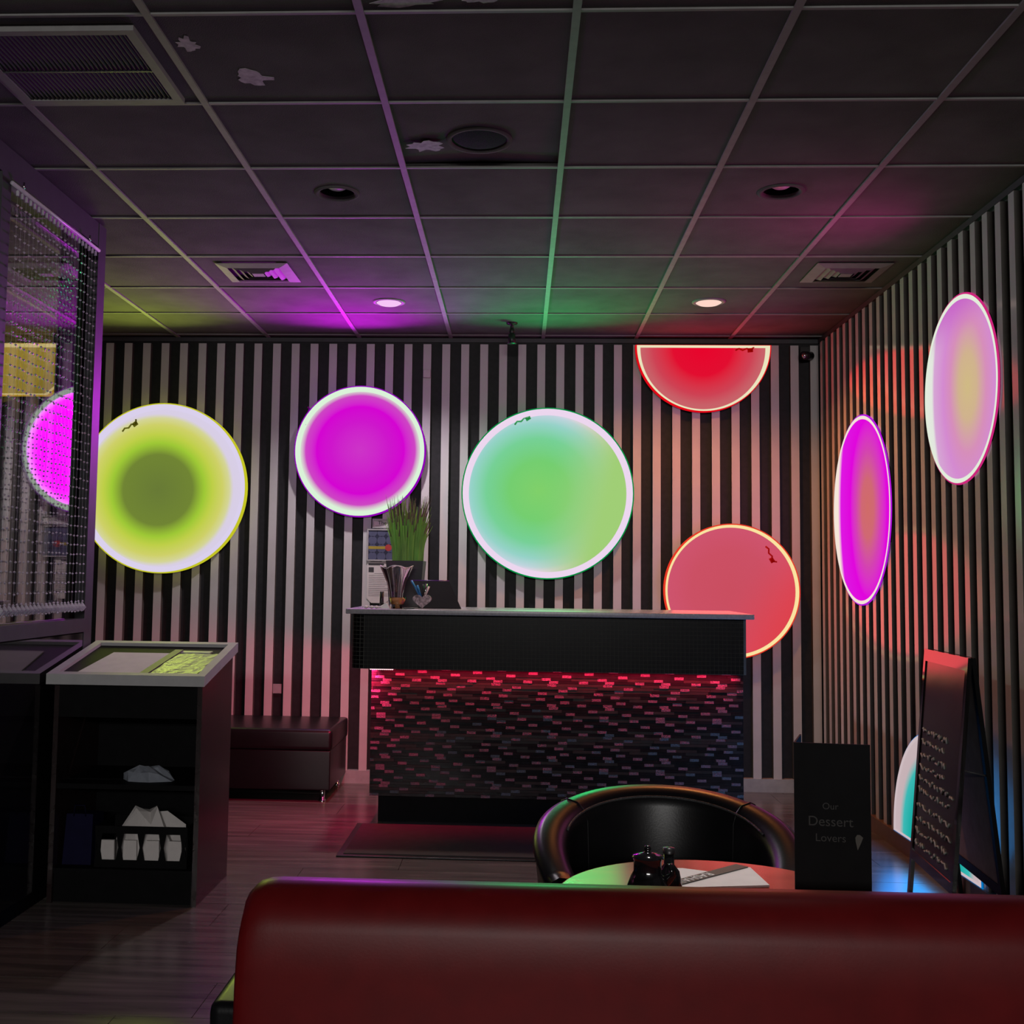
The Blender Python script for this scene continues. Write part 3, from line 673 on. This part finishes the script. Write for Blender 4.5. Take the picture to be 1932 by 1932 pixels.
# ------------------------------------------------------------------ menu stand
SL = (1.022 - .917) / .54
t = thing('menu_stand', 'black host stand with a sloping pale-framed tray top beside the left partition', 'stand', (0, 0, 0))
x0, x1, y0, y1 = -1.902, -1.255, 4.56, 5.10
def slope(a, b, zo0, zo1):
    z = lambda y: .917 + (y - y0) * SL
    return [(a[0], a[1], z(a[1]) + zo0), (b[0], a[1], z(a[1]) + zo0), (b[0], b[1], z(b[1]) + zo0), (a[0], b[1], z(b[1]) + zo0),
            (a[0], a[1], z(a[1]) + zo1), (b[0], a[1], z(a[1]) + zo1), (b[0], b[1], z(b[1]) + zo1), (a[0], b[1], z(b[1]) + zo1)]
e = .036
for a, b in (((x0, y0), (x1, y0 + e)), ((x0, y1 - e), (x1, y1)), ((x0, y0 + e), (x0 + e, y1 - e)), ((x1 - e, y0 + e), (x1, y1 - e))):
    MB().hexa(slope(a, b, -.042, 0)).build('tray_edge', M['whiteframe'], t)
MB().hexa(slope((x0 + e, y0 + e), (x1 - e, y1 - e), -.042, -.014)).build('tray_bed', M['black'], t)
bx0, bx1, by0, by1 = -1.885, -1.275, 4.61, 5.09
def side(xa, xb): return [(xa, by0, 0), (xb, by0, 0), (xb, by1, 0), (xa, by1, 0), (xa, by0, .874), (xb, by0, .874), (xb, by1, .966), (xa, by1, .966)]
redside = mat('dark_side_laminate', (.02, .012, .012), .25, spec=.5)
MB().hexa(side(bx0, bx0 + .02)).build('side_panel', redside, t); MB().hexa(side(bx1 - .02, bx1)).build('side_panel', redside, t)
MB().box((bx0 + .02, by1 - .02, 0), (bx1 - .02, by1, .93)).build('back_panel', M['black'], t)
MB().box((bx0 + .02, by0, .74), (bx1 - .02, by0 + .018, .872)).build('front_rail', M['black'], t)
MB().box((bx0 + .02, by0 + .02, 0), (bx1 - .02, by0 + .04, .114)).build('kick_panel', M['black'], t)
for z in (.115, .452): MB().box((bx0 + .02, by0 + .01, z), (bx1 - .02, by1 - .02, z + .02)).build('shelf', M['black'], t)
# menu folder on the tray
def on_tray(x, y, o=0): return (x, y, .917 + (y - y0) * SL - .0135 + o)
t = thing('menu_folder', 'open menu folder with a clear plastic sleeve on the tray of the host stand', 'folder')
pp = MB(); N = 10
A = [on_tray(-1.80, 4.60), on_tray(-1.535, 4.60), on_tray(-1.50, 4.93), on_tray(-1.76, 4.93)]
pp.hexa([*A, *[(p[0], p[1], p[2] + .006) for p in A]]); pp.build('paper_page', M['paper'], t)
A = [on_tray(-1.535, 4.60), on_tray(-1.50, 4.60), on_tray(-1.465, 4.97), on_tray(-1.50, 4.97)]
MB().hexa([*A, *[(p[0], p[1], p[2] + .012) for p in A]]).build('spine', mat('folder_spine', (.12, .10, .10), .5), t)
sv = MB(); vs = []; rq = random.Random(4)
for i in range(13):
    for j in range(13):
        u, v = i / 12, j / 12; x = -1.495 + .03 * v + (.195) * u; y = 4.60 + .31 * v
        vs.append(on_tray(x, y, .008 + rq.uniform(0, .0045)))
sv.add(vs, [(i * 13 + j, (i + 1) * 13 + j, (i + 1) * 13 + j + 1, i * 13 + j + 1) for i in range(12) for j in range(12)], 0, True)
sv.build('plastic_sleeve', mat('clear_sleeve_over_page', (.30, .29, .26), .3, spec=.2, bump=.5, bscale=40), t)
A = [on_tray(-1.49, 4.945), on_tray(-1.34, 4.945), on_tray(-1.335, 4.975), on_tray(-1.485, 4.975)]
MB().hexa([*A, *[(p[0], p[1], p[2] + .006) for p in A]]).build('page_clip', M['skirt'], t)
# shelf contents
def crumple(name, label, cat, cx_, cy_, z, rx, ry, h, m, seed):
    r = random.Random(seed); mb = MB(); n = 14; vs = [(cx_, cy_, z + h * .9)]
    for q, s in ((.45, .95), (.8, .6), (1, .0)):
        for k in range(n): a = 2 * PI * k / n; j = r.uniform(.8, 1.15); vs.append((cx_ + rx * q * j * math.cos(a), cy_ + ry * q * j * math.sin(a), z + h * max(0, s + r.uniform(-.25, .1)) if s else z))
    fs = [(0, 1 + k, 1 + (k + 1) % n) for k in range(n)]
    for q in range(2):
        for k in range(n): fs.append((1 + q * n + k, 1 + (q + 1) * n + k, 1 + (q + 1) * n + (k + 1) % n, 1 + q * n + (k + 1) % n))
    mb.add(vs, fs); return tag(mb.build(name, m), label, cat)
crumple('folded_cloth', 'crumpled grey cloth on the upper shelf of the host stand', 'cloth', -1.53, 4.74, .4722, .115, .07, .058, M['cloth'], 8)
t = thing('napkin_basket', 'black plastic basket with hexagonal cut-outs on the bottom shelf of the host stand', 'basket', (-1.52, 4.76, .1352))
W_, H2 = .19, .165
fr = MB()
fr.box((-W_, -.11, .135), (W_, -.105, H2)); fr.box((-W_, -.11, 0), (W_, -.105, .03))
for k in range(5):
    xa = -W_ + k * (2 * W_ - .03) / 4; fr.add([(xa, -.11, .03), (xa + .03, -.11, .03), (xa + .02, -.11, .08), (xa + .01, -.11, .08), (xa, -.11, .135), (xa + .03, -.11, .135), (xa, -.105, .03), (xa + .03, -.105, .03), (xa + .02, -.105, .08), (xa + .01, -.105, .08), (xa, -.105, .135), (xa + .03, -.105, .135)], [(0, 1, 2, 3), (3, 2, 5, 4), (0, 3, 9, 6), (1, 7, 8, 2), (3, 4, 10, 9), (2, 8, 11, 5)])
fr.box((-W_, -.105, 0), (-W_ + .005, .11, H2)); fr.box((W_ - .005, -.105, 0), (W_, .11, H2)); fr.box((-W_, .105, 0), (W_, .11, H2)); fr.box((-W_, -.105, 0), (W_, .105, .005))
fr.build('basket_body', M['black'], t)
crumple('rolled_napkins', 'heap of white paper napkins filling the black basket', 'napkins', -1.52, 4.76, .143, .165, .095, .215, M['napkin'], 12)
for k in range(4):
    tag(MB().hexa([(-.03, 0, 0), (.03, 0, 0), (.03, .012, 0), (-.03, .012, 0), (-.026, .002, .10), (.026, .002, .10), (.026, .014, .10), (-.026, .014, .10)]).build('napkin_roll', M['napkin'], None, (-1.52 - .14 + .0925 * k, 4.657, .142)),
        ('leftmost', 'second', 'third', 'rightmost')[k] + ' white napkin end showing through the front cut-outs of the basket', 'napkin', 'napkin ends in the basket')
t = thing('navy_bag', 'dark navy paper bag beside the napkin basket on the bottom shelf', 'bag', (-1.80, 4.76, .1352))
MB().hexa([(-.055, -.08, 0), (.065, -.08, 0), (.065, .08, 0), (-.055, .08, 0), (-.05, -.06, .2), (.06, -.06, .2), (.06, .06, .19), (-.05, .06, .19)]).build('bag_body', M['bluebag'], t)
MB().tube([(-.02, -.062, .19), (-.015, -.062, .235), (.025, -.062, .235), (.03, -.062, .19)], .003, 6).build('handle', M['bluebag'], t)

# ------------------------------------------------------------------ chalkboard A-frame
t = thing('sandwich_board', 'black A-frame chalkboard with handwritten lines beside the right wall', 'sign', (1.766, 4.77, 0), math.radians(-4.5))
hl = .305
def leaf(xt, xb, zt, zb, zf, nm, m_in, outward):
    """leaf leaning from (xt, zt) at the ridge to (xb, zb); legs run on down to z = 0"""
    dx = (xb - xt) / (zt - zb); X = lambda z: xt + dx * (zt - z); th = .016 * outward
    def beam(ya, za, yb, zb_, w_, name, vertical):
        if vertical: q = [(X(za), ya, za), (X(za), ya + w_, za), (X(zb_), yb + w_, zb_), (X(zb_), yb, zb_)]
        else: q = [(X(za), ya, za), (X(za), yb, za), (X(zb_), yb, zb_), (X(zb_), ya, zb_)]
        MB().hexa([(p[0], p[1], p[2]) for p in q] + [(p[0] + th, p[1], p[2]) for p in q]).build(name, M['blackgloss'] if outward > 0 else M['black'], t)
    beam(-hl, zt, -hl, 0, .03, 'leg', True); beam(hl - .03, zt, hl - .03, 0, .03, 'leg', True)
    beam(-hl + .03, zt, hl - .03, zt - .05, 0, 'top_rail', False); beam(-hl + .03, zb + .04, hl - .03, zb, 0, 'bottom_rail', False)
    q = [(X(zt - .05) + th * .3, -hl + .03, zt - .05), (X(zt - .05) + th * .3, hl - .03, zt - .05), (X(zb + .04) + th * .3, hl - .03, zb + .04), (X(zb + .04) + th * .3, -hl + .03, zb + .04)]
    b = MB().hexa(q + [(p[0] + th * .5, p[1], p[2]) for p in q]).build(nm, m_in, t)
    return X
Xl = leaf(-.022, -.098, 1.045, .155, 0, 'chalk_panel', M['chalkboard'], 1)
leaf(.006, .098, 1.045, .155, 0, 'chalk_panel', M['hardboard'], -1)
rc = random.Random(17)
for k, z in enumerate((.70, .655, .60, .55, .50, .455, .39, .335, .285, .235)):
    st = MB(); yy = .25; endy = -.05 if k < 4 else -.2
    while yy > endy:
        wl = rc.uniform(.03, .08); pts = []
        for q in range(6):
            zz = z + rc.uniform(-.011, .013); pts.append((Xl(zz) + .0025, yy - wl * q / 5, zz))
        st.tube(pts, .0042, 4); yy -= wl + .022
    st.build('chalk_line', M['chalk'], t)
MB().tube([(-.05, -.29, .62), (.045, -.29, .60)], .004, 6).build('stay_chain', M['darkmetal'], t)

# ------------------------------------------------------------------ tub chair
t = thing('tub_chair', 'black vinyl tub chair with a rolled curved back facing the sofa', 'chair', (.425, 3.27, 0))
def rim_z(s): return .50 + .215 * (math.cos(s * .78) ** 1.1)       # s in -1..1 scaled by 1.9
sh_ = MB(); rows_ = []; NA = 56
for i in range(NA + 1):
    s = -1 + 2 * i / NA; ph = PI / 2 + s * math.radians(118)
    c_, s2 = math.cos(ph), math.sin(ph); top = .47 + .218 * max(0, math.cos(s * PI / 2 * .93)) ** .62
    flare = .035 * (1 if abs(s) < .7 else 1 - (abs(s) - .7) / .6)
    prof = [(.315, .10), (.345, top * .55), (.37, top - .05), (.378, top - .02), (.372, top - .003), (.350, top + .006), (.312, top), (.286, top - .02), (.276, top - .05), (.268, top * .62), (.262, .30)]
    rows_.append([(c_ * r_ * 1.0, s2 * r_ * .98, z) for r_, z in prof])
NPf = 11; vs = [p for r_ in rows_ for p in r_]
fs = [(i * NPf + k, i * NPf + k + 1, (i + 1) * NPf + k + 1, (i + 1) * NPf + k) for i in range(NA) for k in range(NPf - 1)]
fs += [tuple(range(NPf)), tuple(NA * NPf + k for k in range(NPf))[::-1]]
sh_.add(vs, fs, 0, True); sh_.build('shell', M['vinyl_black'], t)
for i in (16, 40): MB().tube([tuple(x * 1.004 if q < 2 else x + .001 for q, x in enumerate(p)) for p in rows_[i]], .0022, 5).build('seam', M['plastic'], t)
MB().tube([Vector(r_[7]) * 1.0 for r_ in rows_[10:47]], .004, 6).build('piping', mat('stitched_piping', (.05, .05, .05), .4, bump=.5, bscale=300), t)
MB().lathe([(.0001, .30), (.25, .30), (.272, .33), (.27, .40), (.24, .425), (.0001, .43)], (0, -.03, 0), 36, cap=False).build('seat_cushion', M['vinyl_black'], t)
for a in (45, 135, 225, 315): MB().lathe([(.014, 0), (.02, .12)], (.24 * math.cos(math.radians(a)), .24 * math.sin(math.radians(a)), 0), 12).build('leg', M['plastic'], t)
MB().lathe([(.0001, .1), (.30, .1), (.3, .3), (.0001, .3)], n=36, cap=False).build('base', M['vinyl_black'], t)

# ------------------------------------------------------------------ table and what stands on it
TZ = .60
t = thing('round_table', 'small round red-topped table between the sofa and the tub chair', 'table', (.462, 2.69, 0))
MB().lathe([(.0001, TZ - .03), (.355, TZ - .03), (.37, TZ - .022), (.37, TZ - .006), (.3665, TZ - .001), (.364, TZ), (.362, TZ), (.35, TZ), (.0001, TZ)], n=64, cap=False).build('tabletop', M['redwood'], t)
MB().lathe([(.03, .02), (.03, TZ - .03)], n=20).build('column', M['plastic'], t)
MB().lathe([(.17, 0), (.17, .012), (.04, .03), (.0001, .03)], n=32).build('foot', M['plastic'], t)
t = thing('sauce_pot', 'black ceramic soy sauce pot with a knobbed lid on the red table', 'pot', (.293, 2.60, TZ))
MB().lathe([(.0001, 0), (.036, 0), (.046, .02), (.047, .045), (.038, .068), (.031, .08), (.031, .105), (.034, .112)], n=32, cap=False).build('body', M['ceramic'], t)
MB().lathe([(.035, .111), (.033, .116), (.012, .121), (.006, .124), (.008, .130), (.006, .136), (.0001, .137)], n=24, cap=False).build('lid', M['ceramic'], t)
MB().tube([(.03, 0, .05), (.055, 0, .075), (.05, 0, .098)], [.014, .009, .007], 10).build('spout', M['ceramic'], t)
t = thing('soy_bottle', 'squat black sauce bottle standing just right of the knobbed sauce pot', 'bottle', (.352, 2.69, TZ))
MB().lathe([(.0001, 0), (.026, 0), (.03, .03), (.024, .06), (.012, .075), (.012, .1), (.0001, .1)], n=24, cap=False).build('body', M['ceramic'], t)
MB().lathe([(.014, .1), (.014, .112), (.0001, .114)], n=16, cap=False).build('cap', M['plastic'], t)
t = thing('napkin_set', 'folded white napkin under a black printed paper band on the red table', 'napkin', (0, 0, TZ))
def flat(pts, z0, z1, name, m):
    n = len(pts); return MB().add([(x, y, z0) for x, y in pts] + [(x, y, z1) for x, y in pts], [tuple(range(n))[::-1], tuple(range(n, 2 * n))] + [(i, (i + 1) % n, (i + 1) % n + n, i + n) for i in range(n)]).build(name, m, t)
flat([(.37, 2.755), (.604, 2.80), (.592, 2.965), (.565, 2.975), (.33, 2.80)], .001, .006, 'napkin_fold', M['napkin'])
flat([(.33, 2.80), (.50, 2.91), (.42, 2.945), (.33, 2.945)], .001, .005, 'napkin_fold', M['napkin'])
flat([(.335, 2.765), (.36, 2.745), (.585, 2.96), (.56, 2.985)], .0065, .009, 'paper_band', mat('dark_paper_band', (.06, .055, .055), .6))
ang = math.atan2(.215, .225)
text_mesh('RASHAYS', .036, 'lettering', M['paper'], t, Matrix.Translation((.425, 2.83, .0095)) @ Matrix.Rotation(ang + PI, 4, 'Z'), .0003)
t = thing('menu_card', 'tall black folding dessert menu standing on the red table', 'menu', (.612, 2.58, TZ))
MB().hexa([(0, 0, 0), (.16, -.018, 0), (.16, -.014, 0), (0, .004, 0), (0, 0, .372), (.16, -.018, .372), (.16, -.014, .372), (0, .004, .372)]).build('front_leaf', M['black'], t)
MB().hexa([(0, .004, 0), (.004, .004, 0), (.05, .14, 0), (.046, .14, 0), (0, .004, .372), (.004, .004, .372), (.05, .14, .372), (.046, .14, .372)]).build('back_leaf', M['black'], t)
TT = lambda x, z: Matrix.Translation((x, -.0008 - .018 * x / .16, z)) @ Matrix.Rotation(math.atan2(-.018, .16), 4, 'Z') @ Matrix.Rotation(PI / 2, 4, 'X')
text_mesh('Our', .020, 'lettering', M['gold'], t, TT(.075, .236)); text_mesh('Dessert', .030, 'lettering', M['gold'], t, TT(.075, .203)); text_mesh('Lovers', .024, 'lettering', M['gold'], t, TT(.075, .168))
hp = [(.136, .178), (.143, .172), (.139, .162), (.131, .145), (.127, .162), (.126, .172), (.13, .178)]
MB().prism(hp, .001, 0, Matrix.Translation((0, -.0168, 0))).build('cone_print', M['cream'], t)

# ------------------------------------------------------------------ sofa in the foreground
t = thing('sofa', 'long red vinyl sofa back with a black seat across the foreground', 'sofa', (0, 0, 0))
mb = MB(); N = 40; bk = []
ztop = .783
prof = [(2.0, .08), (1.985, .45), (1.985, .64), (1.99, .712), (2.003, .747), (2.03, .775), (2.06, ztop), (2.10, ztop - .004), (2.14, ztop - .03), (2.155, ztop - .08), (2.17, .45), (2.17, .08)]
NPf = len(prof)
xsn = [(-.478, .90), (-.473, .955), (-.459, .985), (-.440, .997), (-.42, 1.0), (-.2, 1), (.2, 1), (.6, 1), (1.0, 1), (1.45, 1), (1.48, .99), (1.49, .9)]
for x, k in xsn:
    xb = x
    for (y, z) in prof:
        yc = 2.08 + (y - 2.08) * (k if k < 1 else 1)
        zz = z if z < .6 else .6 + (z - .6) * (.72 + .28 * (k - .9) / .1 if k < 1 else 1)
        xx = x - (.014 * (1 - min(z, .8) / .8) if x < 0 and k < 1.01 else 0)
        bk.append((xx, yc, zz))
nx = len(xsn)
mb.add(bk, [(i * NPf + j, (i + 1) * NPf + j, (i + 1) * NPf + (j + 1) % NPf, i * NPf + (j + 1) % NPf) for i in range(nx - 1) for j in range(NPf)] + [tuple(range(NPf)), tuple((nx - 1) * NPf + j for j in range(NPf))[::-1]], 0, True)
b = mb.build('backrest', M['vinyl_red'], t)
MB().box((-.575, 2.185, .40), (1.49, 2.50, .52), bev=.02).build('seat_cushion', M['vinyl_black'], t)
MB().box((-.565, 2.19, .09), (1.48, 2.49, .40), bev=.008).build('base', M['vinyl_black'], t)
for x in (-.5, 1.4):
    for y in (2.08, 2.44): MB().lathe([(.02, 0), (.024, .1)], (x, y, 0), 12).build('leg', M['plastic'], t)
